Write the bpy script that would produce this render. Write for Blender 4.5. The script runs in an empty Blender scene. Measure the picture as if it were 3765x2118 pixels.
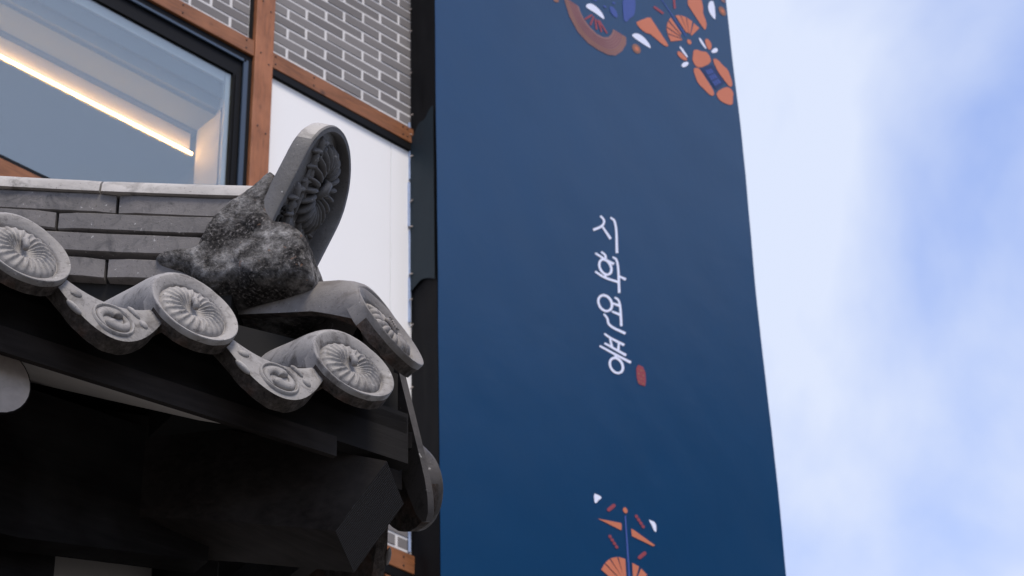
import bpy, bmesh, math, random
from mathutils import Vector, Matrix, noise
random.seed(7)
R = math.radians
sc = bpy.context.scene

# ------------------------------------------------------------------ camera
W_PX, H_PX, F_PX = 3765.0, 2118.0, 8890.0          # photograph size and focal length in its pixels
PITCH, ROLL, HEAD = R(35.8), R(-1.83), R(46.3)     # heading measured from the facade's direction (+X)
CAM = Vector((0, 0, 1.6))
hd = Vector((math.cos(HEAD), math.sin(HEAD), 0)); r0 = Vector((math.sin(HEAD), -math.cos(HEAD), 0)); ZU = Vector((0, 0, 1))
FW = hd*math.cos(PITCH) + ZU*math.sin(PITCH); u0 = ZU*math.cos(PITCH) - hd*math.sin(PITCH)
RT = r0*math.cos(ROLL) + u0*math.sin(ROLL); UP = u0*math.cos(ROLL) - r0*math.sin(ROLL)
cam = bpy.data.objects.new('camera', bpy.data.cameras.new('camera')); sc.collection.objects.link(cam)
cam.matrix_world = Matrix(((RT.x, UP.x, -FW.x, CAM.x), (RT.y, UP.y, -FW.y, CAM.y), (RT.z, UP.z, -FW.z, CAM.z), (0, 0, 0, 1)))
cam.data.sensor_width = 36; cam.data.lens = 36*F_PX/W_PX
cam.data.clip_start = .1; cam.data.clip_end = 2000
cam.data.dof.use_dof = True; cam.data.dof.focus_distance = 3.65; cam.data.dof.aperture_fstop = 20
sc.camera = cam

# ------------------------------------------------------------------ sky, sun, exposure
SUN_EL, SUN_AZ = R(62), R(-112)                    # direction to the sun; azimuth from +X
wd = bpy.data.worlds.new('World'); sc.world = wd; wd.use_nodes = True
nt = wd.node_tree; N = nt.nodes; L = nt.links
bg = N['Background']; bg.inputs['Strength'].default_value = .15
sky = N.new('ShaderNodeTexSky'); sky.sky_type = 'NISHITA'; sky.sun_disc = False
sky.sun_elevation = SUN_EL; sky.sun_rotation = R(90) - SUN_AZ; sky.dust_density = .6; sky.ozone_density = 2.5
tc = N.new('ShaderNodeTexCoord'); mp = N.new('ShaderNodeMapping'); L.new(tc.outputs['Generated'], mp.inputs['Vector'])
mp.inputs['Location'].default_value = (17.302, 6.268, 8.466); mp.inputs['Scale'].default_value = (1, 1, 1.35)
n1 = N.new('ShaderNodeTexNoise'); n1.inputs['Scale'].default_value = 2.6; n1.inputs['Detail'].default_value = 6; n1.inputs['Roughness'].default_value = .47
n1.inputs['Distortion'].default_value = .5
L.new(mp.outputs[0], n1.inputs['Vector'])
cr = N.new('ShaderNodeValToRGB'); cr.color_ramp.elements[0].position = .44; cr.color_ramp.elements[1].position = .70; e_ = cr.color_ramp.elements.new(.57); e_.color = (.52, .52, .52, 1)
cr.color_ramp.elements[0].color = (.12, .12, .12, 1); cr.color_ramp.elements[1].color = (1, 1, 1, 1)
L.new(n1.outputs[0], cr.inputs[0])
mixc = N.new('ShaderNodeMix'); mixc.data_type = 'RGBA'
tint = N.new('ShaderNodeMix'); tint.data_type = 'RGBA'; tint.blend_type = 'MULTIPLY'; tint.inputs[0].default_value = 1
tint.inputs[7].default_value = (1.12, .95, .98, 1)
L.new(sky.outputs[0], tint.inputs[6])
L.new(cr.outputs[0], mixc.inputs[0]); L.new(tint.outputs[2], mixc.inputs[6]); mixc.inputs[7].default_value = (2.32, 2.56, 3.15, 1)
L.new(mixc.outputs[2], bg.inputs['Color'])
sl = bpy.data.lights.new('sun', 'SUN'); sl.energy = 1.5; sl.angle = R(20); sl.color = (1, .91, .79)
so = bpy.data.objects.new('sun', sl); sc.collection.objects.link(so)
sd = Vector((math.cos(SUN_EL)*math.cos(SUN_AZ), math.cos(SUN_EL)*math.sin(SUN_AZ), math.sin(SUN_EL)))
so.rotation_euler = sd.to_track_quat('Z', 'Y').to_euler()
sc.view_settings.view_transform = 'Standard'; sc.view_settings.look = 'None'; sc.view_settings.gamma = 1
sc.view_settings.use_curve_mapping = False; sc.view_settings.exposure = 1.08
sc.render.engine = 'CYCLES'; sc.cycles.max_bounces = 6; sc.cycles.transparent_max_bounces = 8
sc.cycles.use_denoising = True

# ------------------------------------------------------------------ sight lines: a point of the photograph on a plane of the place
def ray(x, y):
    return (FW*F_PX + RT*(x - W_PX/2) - UP*(y - H_PX/2)).normalized()
def on_y(x, y, Y):
    d = ray(x, y); return CAM + d*((Y - CAM.y)/d.y)

# ------------------------------------------------------------------ helpers
COL = sc.collection
def tag(o, label=None, cat=None, group=None, kind=None):
    if label: o['label'] = label
    if cat: o['category'] = cat
    if group: o['group'] = group
    if kind: o['kind'] = kind
    return o
def empty(name, loc, rz=0):
    o = bpy.data.objects.new(name, None); COL.objects.link(o); o.location = loc; o.rotation_euler = (0, 0, rz); return o
def link(name, me, mats=None, parent=None, smooth=False):
    if mats is not None:
        for m in (mats if isinstance(mats, (list, tuple)) else [mats]): me.materials.append(m)
    if smooth: me.polygons.foreach_set('use_smooth', [True]*len(me.polygons))
    o = bpy.data.objects.new(name, me); COL.objects.link(o)
    if parent: o.parent = parent
    return o
def build(name, bm, mats, parent=None, smooth=False, off=None, auto=None, recalc=True):
    if recalc: bmesh.ops.recalc_face_normals(bm, faces=bm.faces)
    if off is not None: bmesh.ops.translate(bm, vec=-Vector(off), verts=bm.verts)
    me = bpy.data.meshes.new(name); bm.to_mesh(me); bm.free()
    if auto is not None:
        me.polygons.foreach_set('use_smooth', [True]*len(me.polygons)); me.set_sharp_from_angle(angle=R(auto))
    return link(name, me, mats, parent, smooth)
def copy(o, parent=None):
    c = o.copy(); COL.objects.link(c); c.parent = parent if parent else o.parent; return c
def copy_part(o):
    c = copy(o)
    for ch in o.children: copy(ch, c)
    return c
def box(bm, x0, x1, y0, y1, z0, z1, mi=0, bev=0):
    vs = [bm.verts.new(p) for p in ((x0,y0,z0),(x1,y0,z0),(x1,y1,z0),(x0,y1,z0),(x0,y0,z1),(x1,y0,z1),(x1,y1,z1),(x0,y1,z1))]
    fs = [bm.faces.new([vs[i] for i in f]) for f in ((3,2,1,0),(4,5,6,7),(0,1,5,4),(1,2,6,5),(2,3,7,6),(3,0,4,7))]
    for f in fs: f.material_index = mi
    if bev:
        es = list({e for f in fs for e in f.edges})
        bmesh.ops.bevel(bm, geom=es, offset=bev, segments=1, affect='EDGES')
    return vs
def prism(bm, pts, ext, mi=0, mi_side=None):
    """closed outline of 3-D points swept along ext"""
    a = [bm.verts.new(p) for p in pts]; b = [bm.verts.new(Vector(p) + Vector(ext)) for p in pts]
    f = bm.faces.new(a); f.material_index = mi; f = bm.faces.new(b[::-1]); f.material_index = mi
    n = len(a)
    for i in range(n):
        f = bm.faces.new((a[i], b[i], b[(i+1) % n], a[(i+1) % n])); f.material_index = mi if mi_side is None else mi_side
def loft(bm, rings, closed=False, mi=0):
    vr = [[bm.verts.new(p) for p in r] for r in rings]
    for a, b in zip(vr, vr[1:]):
        n = len(a)
        for i in range(n if closed else n-1):
            f = bm.faces.new((a[i], a[(i+1) % n], b[(i+1) % n], b[i])); f.material_index = mi
    return vr
def ellipsoid(bm, c, ax, seg=16, rg=10, lo=0.0):
    """ax: three half-axis vectors; whole ellipsoid"""
    c = Vector(c); ax = [Vector(a) for a in ax]
    rings = []
    for i in range(1, rg):
        t = math.pi*i/rg
        rings.append([c + ax[0]*math.sin(t)*math.cos(2*math.pi*k/seg) + ax[1]*math.sin(t)*math.sin(2*math.pi*k/seg) + ax[2]*math.cos(t) for k in range(seg)])
    vr = loft(bm, rings, True)
    for p, r in ((c + ax[2], vr[0]), (c - ax[2], vr[-1])):
        v = bm.verts.new(p)
        for k in range(seg): bm.faces.new((v, r[k], r[(k+1) % seg]))
def sweep(bm, path, rad, seg=8, flat=1.0, nrm=Vector((0, 0, 1))):
    """tube along path, radius per point, flattened along nrm"""
    rings = []
    for i, p in enumerate(path):
        p = Vector(p); t = (Vector(path[min(i+1, len(path)-1)]) - Vector(path[max(i-1, 0)])).normalized()
        s = t.cross(nrm).normalized(); q = s.cross(t).normalized()
        rings.append([p + s*math.cos(2*math.pi*k/seg)*rad[i] + q*math.sin(2*math.pi*k/seg)*rad[i]*flat for k in range(seg)])
    vr = loft(bm, rings, True)
    bm.faces.new(vr[0]); bm.faces.new(vr[-1][::-1])

# ------------------------------------------------------------------ materials
class NT:
    def __init__(s, name):
        s.m = bpy.data.materials.new(name); s.m.use_nodes = True; s.t = s.m.node_tree; s.N = s.t.nodes; s.L = s.t.links
        s.b = s.N['Principled BSDF']; s.tc = s.N.new('ShaderNodeTexCoord')
    def noise(s, scale, detail=4, rough=.55, coord='Object', stretch=None, dist=0):
        n = s.N.new('ShaderNodeTexNoise'); n.inputs['Scale'].default_value = scale; n.inputs['Detail'].default_value = detail
        n.inputs['Roughness'].default_value = rough; n.inputs['Distortion'].default_value = dist
        src = s.tc.outputs[coord]
        if stretch:
            m = s.N.new('ShaderNodeMapping'); m.inputs['Scale'].default_value = stretch; s.L.new(src, m.inputs[0]); src = m.outputs[0]
        s.L.new(src, n.inputs['Vector']); return n.outputs[0]
    def ramp(s, fac, stops):
        r = s.N.new('ShaderNodeValToRGB'); e = r.color_ramp.elements
        while len(e) < len(stops): e.new(.5)
        for k, (p, c) in enumerate(stops):
            e[k].position = p; e[k].color = (*(c if isinstance(c, (tuple, list)) else (c, c, c)), 1)
        s.L.new(fac, r.inputs[0]); return r.outputs[0]
    def mix(s, fac, a, b, mode='MIX'):
        m = s.N.new('ShaderNodeMix'); m.data_type = 'RGBA'; m.blend_type = mode
        for i, v in ((0, fac), (6, a), (7, b)):
            if isinstance(v, (int, float)): m.inputs[i].default_value = v
            elif isinstance(v, tuple): m.inputs[i].default_value = (*v, 1)
            else: s.L.new(v, m.inputs[i])
        return m.outputs[2]
    def math(s, op, a, b=0.0):
        m = s.N.new('ShaderNodeMath'); m.operation = op
        for i, v in ((0, a), (1, b)):
            if isinstance(v, (int, float)): m.inputs[i].default_value = v
            else: s.L.new(v, m.inputs[i])
        return m.outputs[0]
    def color(s, c):
        if isinstance(c, tuple): s.b.inputs['Base Color'].default_value = (*c, 1)
        else: s.L.new(c, s.b.inputs['Base Color'])
    def bump(s, h, strength=.5, dist=.01):
        b = s.N.new('ShaderNodeBump'); b.inputs['Strength'].default_value = strength; b.inputs['Distance'].default_value = dist
        s.L.new(h, b.inputs['Height'])
        prev = s.b.inputs['Normal'].links
        if prev: s.L.new(prev[0].from_socket, b.inputs['Normal'])
        s.L.new(b.outputs[0], s.b.inputs['Normal'])
    def fin(s, rough=.7, spec=.3, metal=0):
        s.b.inputs['Roughness'].default_value = rough; s.b.inputs['Specular IOR Level'].default_value = spec; s.b.inputs['Metallic'].default_value = metal
        return s.m
def plain(name, c, rough=.6, spec=.3, var=.12, scale=20):
    s = NT(name); n = s.noise(scale, 4)
    s.color(s.mix(n, tuple(v*(1-var) for v in c), tuple(min(1, v*(1+var)) for v in c))); return s.fin(rough, spec)

def mat_tile(name, base, dark, stain=.5, spots=True, seedoff=0):
    s = NT(name)
    oi = s.N.new('ShaderNodeObjectInfo'); va = s.N.new('ShaderNodeVectorMath'); va.operation = 'MULTIPLY_ADD'
    s.L.new(oi.outputs['Random'], va.inputs[0]); va.inputs[1].default_value = (31, 17, 23); s.L.new(s.tc.outputs['Object'], va.inputs[2])
    class O_: outputs = {'Object': va.outputs[0]}
    s.tc = O_
    big = s.noise(9+seedoff, 5, .6); fine = s.noise(140, 3, .6); mid = s.noise(34, 6, .7, dist=.6); blot = s.noise(15, 4, .6, dist=.8)
    c = s.mix(s.ramp(big, [(.35, 0), (.68, 1)]), tuple(v*.82 for v in base), tuple(v*1.12 for v in base))
    c = s.mix(s.math('MULTIPLY', s.ramp(mid, [(.53, 0), (.72, 1)]), stain), c, dark)
    c = s.mix(s.math('MULTIPLY', s.ramp(blot, [(.56, 0), (.66, 1)]), stain*.75), c, tuple(v*1.15 for v in dark))
    c = s.mix(1.0, c, s.ramp(oi.outputs['Random'], [(0, .80), (1, 1.14)]), 'MULTIPLY')
    if spots:
        sp = s.noise(230, 2, .5)
        c = s.mix(s.math('MULTIPLY', s.ramp(sp, [(.66, 0), (.72, 1)]), .55), c, tuple(v*.35 for v in dark))
        wh = s.noise(120, 2, .5, stretch=(1.1, .9, 1))
        c = s.mix(s.math('MULTIPLY', s.ramp(wh, [(.70, 0), (.76, 1)]), .5), c, (.5, .48, .46))
    s.color(c); s.bump(fine, .25, .002); s.bump(mid, .25, .006); return s.fin(.62, .35)
M_disc = mat_tile('glazed_grey_clay', (.265, .248, .235), (.06, .051, .045), .9)
M_ridge = mat_tile('weathered_grey_clay', (.148, .134, .126), (.045, .042, .042), .85, seedoff=1.7)
M_cap = mat_tile('pale_clay', (.37, .345, .32), (.12, .11, .10), .7)
M_plate = mat_tile('charcoal_grey_clay', (.105, .100, .098), (.06, .057, .055), .5)
M_corner = mat_tile('brownish_grey_clay', (.21, .192, .178), (.085, .07, .06), .6, seedoff=3)
def mat_rough():
    s = NT('rough_broken_clay'); a = s.noise(60, 8, .75); b = s.noise(18, 4)
    c = s.ramp(a, [(.30, (.018, .015, .013)), (.5, (.07, .058, .05)), (.62, (.12, .10, .088)), (.78, (.20, .18, .165))])
    c = s.mix(s.math('MULTIPLY', s.ramp(b, [(.52, 0), (.66, 1)]), .35), c, (.17, .085, .055))
    s.color(c); s.bump(a, 1.0, .012); return s.fin(.9, .15)
M_rough = mat_rough()
M_darkclay = mat_tile('dark_clay', (.060, .053, .049), (.022, .019, .017), .9)  # darker tile clay for the corner of the side eave
def mat_mortar():
    s = NT('lichen_covered_mortar'); a = s.noise(170, 4, .7); b = s.noise(13, 5, .6); d = s.noise(46, 6, .7)
    patch = s.ramp(b, [(.44, 0), (.60, 1)])
    dk = s.ramp(a, [(.40, (.012, .011, .011)), (.56, (.05, .046, .043)), (.68, (.24, .22, .21))])
    lt = s.ramp(d, [(.36, (.035, .032, .03)), (.50, (.17, .16, .152)), (.68, (.36, .345, .33))])
    c = s.mix(patch, dk, lt)
    ye = s.noise(70, 2); c = s.mix(s.math('MULTIPLY', s.ramp(ye, [(.68, 0), (.74, 1)]), .5), c, (.26, .15, .10))
    s.color(c); s.bump(d, .9, .010); s.bump(a, .8, .004); return s.fin(.95, .1)
M_mortar = mat_mortar()
M_joint = plain('dark_mortar_filler', (.02, .019, .018), .95, .1)
def mat_wood(name, c, rough=.55, st=(1, 12, 12), knots=True, var=.35, spec=.4):
    s = NT(name); g = s.noise(9, 6, .6, stretch=st, dist=.4); b = s.noise(5, 3)
    col = s.mix(s.ramp(g, [(.3, 0), (.7, 1)]), tuple(v*(1-var) for v in c), tuple(v*(1+var) for v in c))
    col = s.mix(s.math('MULTIPLY', s.ramp(b, [(.42, 0), (.66, 1)]), .55), col, tuple(min(1, v*1.5+.02) for v in c))
    if knots:
        v = s.N.new('ShaderNodeTexVoronoi'); v.inputs['Scale'].default_value = 5.5; s.L.new(s.tc.outputs['Object'], v.inputs['Vector'])
        col = s.mix(s.ramp(v.outputs['Distance'], [(.03, .85), (.13, 0)]), col, tuple(x*.28 for x in c))
    s.color(col); s.bump(g, .25, .004); return s.fin(rough, spec)
M_wood_h = mat_wood('stained_wood', (.20, .070, .022), st=(1, 9, 9))
M_wood_v = mat_wood('stained_wood_upright', (.265, .093, .034), st=(9, 9, 1))
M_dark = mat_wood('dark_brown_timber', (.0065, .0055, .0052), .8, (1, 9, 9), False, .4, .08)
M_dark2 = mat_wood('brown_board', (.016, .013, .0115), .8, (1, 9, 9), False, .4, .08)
M_rafter_end = mat_wood('bare_rafter_end', (.30, .265, .24), .8, (4, 4, 4), False, .18)
def mat_groove():
    s = NT('combed_end_grain'); w = s.N.new('ShaderNodeTexWave'); w.bands_direction = 'Y'; w.inputs['Scale'].default_value = 55; w.inputs['Distortion'].default_value = 1.0; w.inputs['Detail'].default_value = 2
    m = s.N.new('ShaderNodeMapping'); m.inputs['Rotation'].default_value = (R(8), 0, R(45)); s.L.new(s.tc.outputs['Object'], m.inputs[0]); s.L.new(m.outputs[0], w.inputs[0])
    s.color((.022, .018, .0155)); s.bump(w.outputs[0], .6, .004); return s.fin(.8, .15)
M_groove = mat_groove()
M_plaster = plain('white_plaster', (.50, .46, .42), .9, .1, .1, 14)
M_panel = plain('white_panel', (.84, .825, .81), .5, .3, .015, 3)
def mat_brick():
    s = NT('grey_brick'); oi = s.N.new('ShaderNodeObjectInfo')
    c = s.ramp(oi.outputs['Random'], [(0, (.170, .157, .153)), (.5, (.202, .188, .184)), (1, (.238, .222, .217))])
    c = s.mix(s.math('MULTIPLY', s.noise(16, 5), .5), c, (.13, .122, .124)); s.color(c); s.bump(s.noise(150, 4), .2, .002); return s.fin(.8, .25)
M_brick = mat_brick()
M_pointing = plain('white_pointing', (.63, .61, .60), .85, .2, .08, 40)
M_black = plain('black_metal', (.004, .004, .0045), .5, .12, .05)
M_navyframe = plain('anodised_blue_frame', (.035, .055, .085), .35, .5, .05)
M_int = plain('white_interior_paint', (.80, .80, .80), .7, .2, .03, 3)
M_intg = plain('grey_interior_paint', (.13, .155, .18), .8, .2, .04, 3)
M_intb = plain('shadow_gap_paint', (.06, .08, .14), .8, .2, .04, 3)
M_asphalt = plain('pale_paving', (.14, .137, .13), .9, .2, .2, 6)
M_screw = plain('screw_head', (.03, .02, .018), .5, .4)
def mat_glass():
    s = NT('window_glass'); s.N.remove(s.b)
    tr = s.N.new('ShaderNodeBsdfTransparent'); tr.inputs[0].default_value = (.78, .82, .84, 1)
    gl = s.N.new('ShaderNodeBsdfGlossy'); gl.inputs['Roughness'].default_value = .015; gl.inputs['Color'].default_value = (.84, .82, .65, 1)
    mx = s.N.new('ShaderNodeMixShader'); mx.inputs[0].default_value = .25
    s.L.new(tr.outputs[0], mx.inputs[1]); s.L.new(gl.outputs[0], mx.inputs[2]); s.L.new(mx.outputs[0], s.N['Material Output'].inputs[0]); return s.m
M_glass = mat_glass()
def mat_emit(name, c, k):
    s = NT(name); s.b.inputs['Emission Color'].default_value = (*c, 1); s.b.inputs['Emission Strength'].default_value = k; s.color(c); return s.fin(.5)
M_led = mat_emit('warm_led', (1, .50, .17), 32)
def mat_fabric(name, c, rough=.42, spec=.5):
    s = NT(name); n = s.noise(2.2, 4, .5); d = s.noise(60, 4, .7); w = s.noise(4.5, 3, .55, stretch=(1.2, 1, 1), dist=.2)
    col = s.mix(n, tuple(v*.9 for v in c), tuple(v*1.1 for v in c))
    col = s.mix(s.math('MULTIPLY', s.ramp(d, [(.66, 0), (.78, 1)]), .10), col, (.30, .32, .34))
    s.color(col); s.bump(w, .07, .02); s.bump(s.noise(300, 2), .05, .001); return s.fin(rough, spec)
M_navy = mat_fabric('navy_banner_fabric', (.0004, .037, .106), .28, .42)
M_blackcloth = mat_fabric('shadow_black_fabric', (.004, .004, .005), .7, .12)
M_teal = mat_fabric('dark_teal_side_fabric', (.009, .018, .025), .6, .2)
M_hem = plain('pale_blue_hem', (.34, .42, .58), .6, .3, .25, 30)
M_tie = plain('pale_tie', (.45, .38, .33), .6, .3, .2, 50)
INK = {k: plain('ink_'+k, c, .5, .35, .04, 8) for k, c in dict(orange=(.54, .165, .085), white=(.74, .77, .92), red=(.27, .045, .06), blue=(.045, .08, .29),
       clay=(.25, .125, .115), deep=(.010, .028, .105), plum=(.20, .065, .085), amber=(.27, .12, .075)).items()}

# ------------------------------------------------------------------ ground
bm = bmesh.new(); s = 700
bm.faces.new([bm.verts.new(p) for p in ((-s, -s, 0), (s, -s, 0), (s, s, 0), (-s, s, 0))])
tag(build('ground', bm, M_asphalt), 'pale stone paved ground below the gate and the building', kind='structure')

# ------------------------------------------------------------------ brick building
YF = 7.258                                   # face of the bricks
BX0, BX1, BTOP = 2.2, 8.6, 12.6
bo = Vector((5.0, YF, 0))
bld = empty('brick_building', bo)
tag(bld, 'grey brick building with brown timber framing, white panel and a large window', 'building')
def bpart(name, bm, m, parent=None, **k):
    o = build(name, bm, m, None, off=bo, **k); o.parent = parent or bld; return o
WX0, WX1, WZ0, WZ1 = 3.0, 5.232, 8.10, 9.411    # window opening
PX0, PX1 = 5.231, 5.341                         # post
# backing walls round the opening
bm = bmesh.new()
box(bm, BX0, BX1, YF+.0022, YF+.2, WZ1-.02, BTOP)
box(bm, WX1-.02, BX1, YF+.0022, YF+.2, 0, WZ1-.02)
box(bm, BX0, WX1-.02, YF+.0022, YF+.2, 0, WZ0-.15)
box(bm, BX0, WX0, YF+.0022, YF+.2, WZ0-.15, WZ1-.02)
bpart('mortar_bed', bm, M_pointing)
bm = bmesh.new(); box(bm, BX0, BX0+.2, YF+.2, YF+6, 0, BTOP); box(bm, BX1-.2, BX1, YF+.2, YF+6, 0, BTOP); box(bm, BX0+.2, BX1-.2, YF+5.8, YF+6, 0, BTOP); box(bm, BX0, BX1, YF+.0, YF+6.05, BTOP, BTOP+.15)
bpart('outer_wall', bm, M_brick)
# bricks, one by one
CH, BL, JH, JV = .0655, .2415, .0125, .0165
brick_me = []
for k in range(4):
    bm = bmesh.new(); box(bm, -(BL-JV)/2, (BL-JV)/2, 0, .030, -(CH-JH)/2, (CH-JH)/2, bev=.0015)
    for v in bm.verts: v.co += Vector((random.uniform(-1, 1)*.0012, random.uniform(-1, 1)*.0008, random.uniform(-1, 1)*.0010))
    me = bpy.data.meshes.new('brick'); bm.to_mesh(me); bm.free(); me.materials.append(M_brick); brick_me.append(me)
def brick(xa, xb, z, zh=None):
    """one brick from xa to xb (clipped bricks are shortened)"""
    o = bpy.data.objects.new('brick', random.choice(brick_me)); COL.objects.link(o); o.parent = bld
    w = xb - xa - JV
    o.location = Vector(((xa+xb)/2, YF + random.uniform(-.0015, .0015), z)) - bo
    o.scale = (w/(BL-JV), 1, 1 if zh is None else zh/(CH-JH))
def field(x0, x1, z0, z1, zref, jA, jB):
    k0 = math.floor((z0 - zref)/CH)
    for k in range(k0, k0+200):
        za, zb = zref + k*CH, zref + (k+1)*CH
        if za > z1: break
        if zb < z0 + .012: continue
        lo, hi = max(za, z0-.006), zb
        j = jA if k % 2 == 0 else jB
        n = math.floor((x0 - j)/BL)
        while True:
            xa, xb = max(j + n*BL, x0-.006), min(j + (n+1)*BL, x1+.006); n += 1
            if xa > x1 - .02: break
            if xb - xa < .03: continue
            brick(xa, xb, (lo+hi)/2, hi - lo - JH)
field(PX1, 6.32, 9.507, 10.75, 9.803, 5.447, 5.563)     # right of the post
field(4.05, PX0-.022, 9.513, 10.35, 9.543, 5.096, 4.979)   # left of the post
field(5.83, 6.32, 7.014, 7.42, 7.040, 6.165, 6.05)        # below the white panel
# white panel between the beams
bm = bmesh.new(); box(bm, PX1+.001, 6.118, YF-.004, YF+.011, 7.46, 9.362, bev=.001)
bpart('wall_panel', bm, M_panel)
bm = bmesh.new(); box(bm, 6.120, 6.6, YF-.0045, YF+.011, 7.46, 9.362, bev=.001)
bpart('wall_panel', bm, M_panel)
bm = bmesh.new(); box(bm, PX1+.001, 6.6, YF-.015, YF+.010, 7.425, 7.459)
bpart('panel_trim', bm, M_black)
def timber(name, x0, x1, z0, z1, y0, y1, m, cut=None):
    bm = bmesh.new(); box(bm, x0, x1, y0, y1, z0, z1, bev=.003)
    return bpart(name, bm, m)
post = timber('wooden_post', PX0, PX1, 6.2, 12.4, YF-.034, YF+.012, M_wood_v)
b1 = timber('wooden_beam', 2.3, PX0-.001, 9.413, 9.513, YF-.026, YF+.012, M_wood_h)
b2 = timber('wooden_beam', PX1+.001, 6.9, 9.407, 9.506, YF-.026, YF+.012, M_wood_h)
b3 = timber('wooden_beam', PX1+.001, 6.9, 6.916, 7.012, YF-.026, YF+.012, M_wood_h)
b4 = timber('wooden_beam', 2.3, PX0-.001, 8.000, 8.100, YF-.026, YF+.012, M_wood_h)
# screws set in the timber
scr = bmesh.new(); bmesh.ops.create_cone(scr, cap_ends=True, segments=10, radius1=.0042, radius2=.0042, depth=.004, matrix=Matrix.Rotation(R(90), 4, 'X'))
me_s = bpy.data.meshes.new('screw'); scr.to_mesh(me_s); scr.free(); me_s.materials.append(M_screw)
def screw(par, x, z, y):
    o = bpy.data.objects.new('screw', me_s); COL.objects.link(o); o.parent = par; o.location = Vector((x, y, z)) - bo
for z in (9.79, 9.745, 9.45, 9.40, 8.99, 8.965): screw(post, 5.262 if z in (9.79, 9.45, 8.99) else 5.312, z, YF-.035)
for x in (5.36, 5.60, 6.18, 6.21): screw(b2, x, 9.485, YF-.027); screw(b2, x, 9.435, YF-.027)
for x in (6.185, 5.9): screw(b3, x, 6.985, YF-.027); screw(b3, x, 6.94, YF-.027)
for x in (4.80, 5.18): screw(b1, x, 9.49, YF-.027); screw(b1, x, 9.44, YF-.027)
# black shadow battens under the beams and beside the post
bm = bmesh.new(); box(bm, PX1+.001, 6.6, YF-.022, YF+.011, 9.364, 9.406); bpart('black_batten', bm, M_black)
bm = bmesh.new(); box(bm, PX1+.001, 6.6, YF-.022, YF+.011, 6.872, 6.915); bpart('black_batten', bm, M_black)
bm = bmesh.new(); box(bm, PX0-.021, PX0-.001, YF-.006, YF+.010, 9.514, 11.2); bpart('black_batten', bm, M_black)
# lattice grille under the lowest beam
bm = bmesh.new(); box(bm, PX1+.001, 6.6, YF+.000, YF+.0115, 5.9, 6.8715); bpart('lattice_backing', bm, M_panel)
for i in range(-2, 14):
    for sgn in (1, -1):
        bm = bmesh.new(); x = 5.5 + i*.1
        p = [(x - .017, YF-.012-.006*sgn, 6.868), (x + .017, YF-.012-.006*sgn, 6.868), (x + .017 + sgn*.32, YF-.012-.006*sgn, 6.3), (x - .017 + sgn*.32, YF-.012-.006*sgn, 6.3)]
        if min(q[0] for q in p) < PX1 + .01 or max(q[0] for q in p) > 6.62: bm.free(); continue
        prism(bm, p, (0, .0115, 0)); bpart('lattice_bar', bm, M_wood_h)
# window
win = bpart('window', (lambda b: (box(b, WX0, WX1-.001, YF-.012, YF+.05, 9.372, 9.412), box(b, 5.205, WX1-.001, YF-.012, YF+.05, WZ0, 9.371), box(b, WX0, 5.204, YF-.012, YF+.05, WZ0, WZ0+.03), b)[-1])(bmesh.new()), M_black)
def wpart(name, bm, m, **k): return bpart(name, bm, m, win, **k)
bm = bmesh.new(); box(bm, WX0, 5.190, YF-.018, YF-.008, 9.356, 9.371); box(bm, 5.178, 5.204, YF-.018, YF-.008, WZ0+.03, 9.371); wpart('frame', bm, M_navyframe)
bm = bmesh.new(); box(bm, WX0, 5.177, YF-.004, YF+.05, 9.262, 9.3555); box(bm, 5.128, 5.177, YF-.004, YF+.05, WZ0+.03, 9.262); box(bm, 5.140, 5.150, YF-.010, YF-.005, WZ0+.03, 9.26); wpart('sash', bm, M_black)
bm = bmesh.new(); box(bm, WX0, 5.128, YF+.006, YF+.012, WZ0+.03, 9.262); wpart('pane', bm, M_glass)
# room behind the glass
bm = bmesh.new(); box(bm, 5.100, 5.127, YF+.014, YF+.23, WZ0, 9.262); bpart('window_jamb', bm, M_int)
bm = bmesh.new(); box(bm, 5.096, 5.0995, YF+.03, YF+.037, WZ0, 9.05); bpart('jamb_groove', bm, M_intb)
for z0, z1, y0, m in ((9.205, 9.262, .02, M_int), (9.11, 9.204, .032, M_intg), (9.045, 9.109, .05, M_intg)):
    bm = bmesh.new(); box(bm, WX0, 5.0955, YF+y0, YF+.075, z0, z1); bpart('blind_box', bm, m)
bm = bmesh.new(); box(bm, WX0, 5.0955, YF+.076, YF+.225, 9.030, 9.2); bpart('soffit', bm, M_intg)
YC = 7.50
def cov(zx, zy): return on_y(zx/2.013, zy/2.013, YC)
ct, cb = cov(1410, 992), cov(1405, 1120)
bm = bmesh.new(); box(bm, WX0, ct.x, YC, YC+.03, cb.z, ct.z); bpart('cove_board', bm, M_int)
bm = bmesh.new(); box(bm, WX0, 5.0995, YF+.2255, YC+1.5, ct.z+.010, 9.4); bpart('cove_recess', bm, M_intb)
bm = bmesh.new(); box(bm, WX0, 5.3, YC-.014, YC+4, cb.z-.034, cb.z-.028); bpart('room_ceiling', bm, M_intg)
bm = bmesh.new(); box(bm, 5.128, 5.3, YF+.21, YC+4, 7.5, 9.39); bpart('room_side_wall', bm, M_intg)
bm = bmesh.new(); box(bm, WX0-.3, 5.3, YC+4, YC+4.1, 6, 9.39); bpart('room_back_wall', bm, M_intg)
led = bmesh.new(); box(led, WX0, ct.x+.003, YC-.023, YC-.015, cb.z-.031, cb.z-.022)
lo = Vector(((WX0+ct.x)/2, YC, cb.z))
tag(build('strip_light', led, M_led, off=lo), 'warm glowing strip light along the ceiling cove behind the window', 'lamp').location = lo

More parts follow.
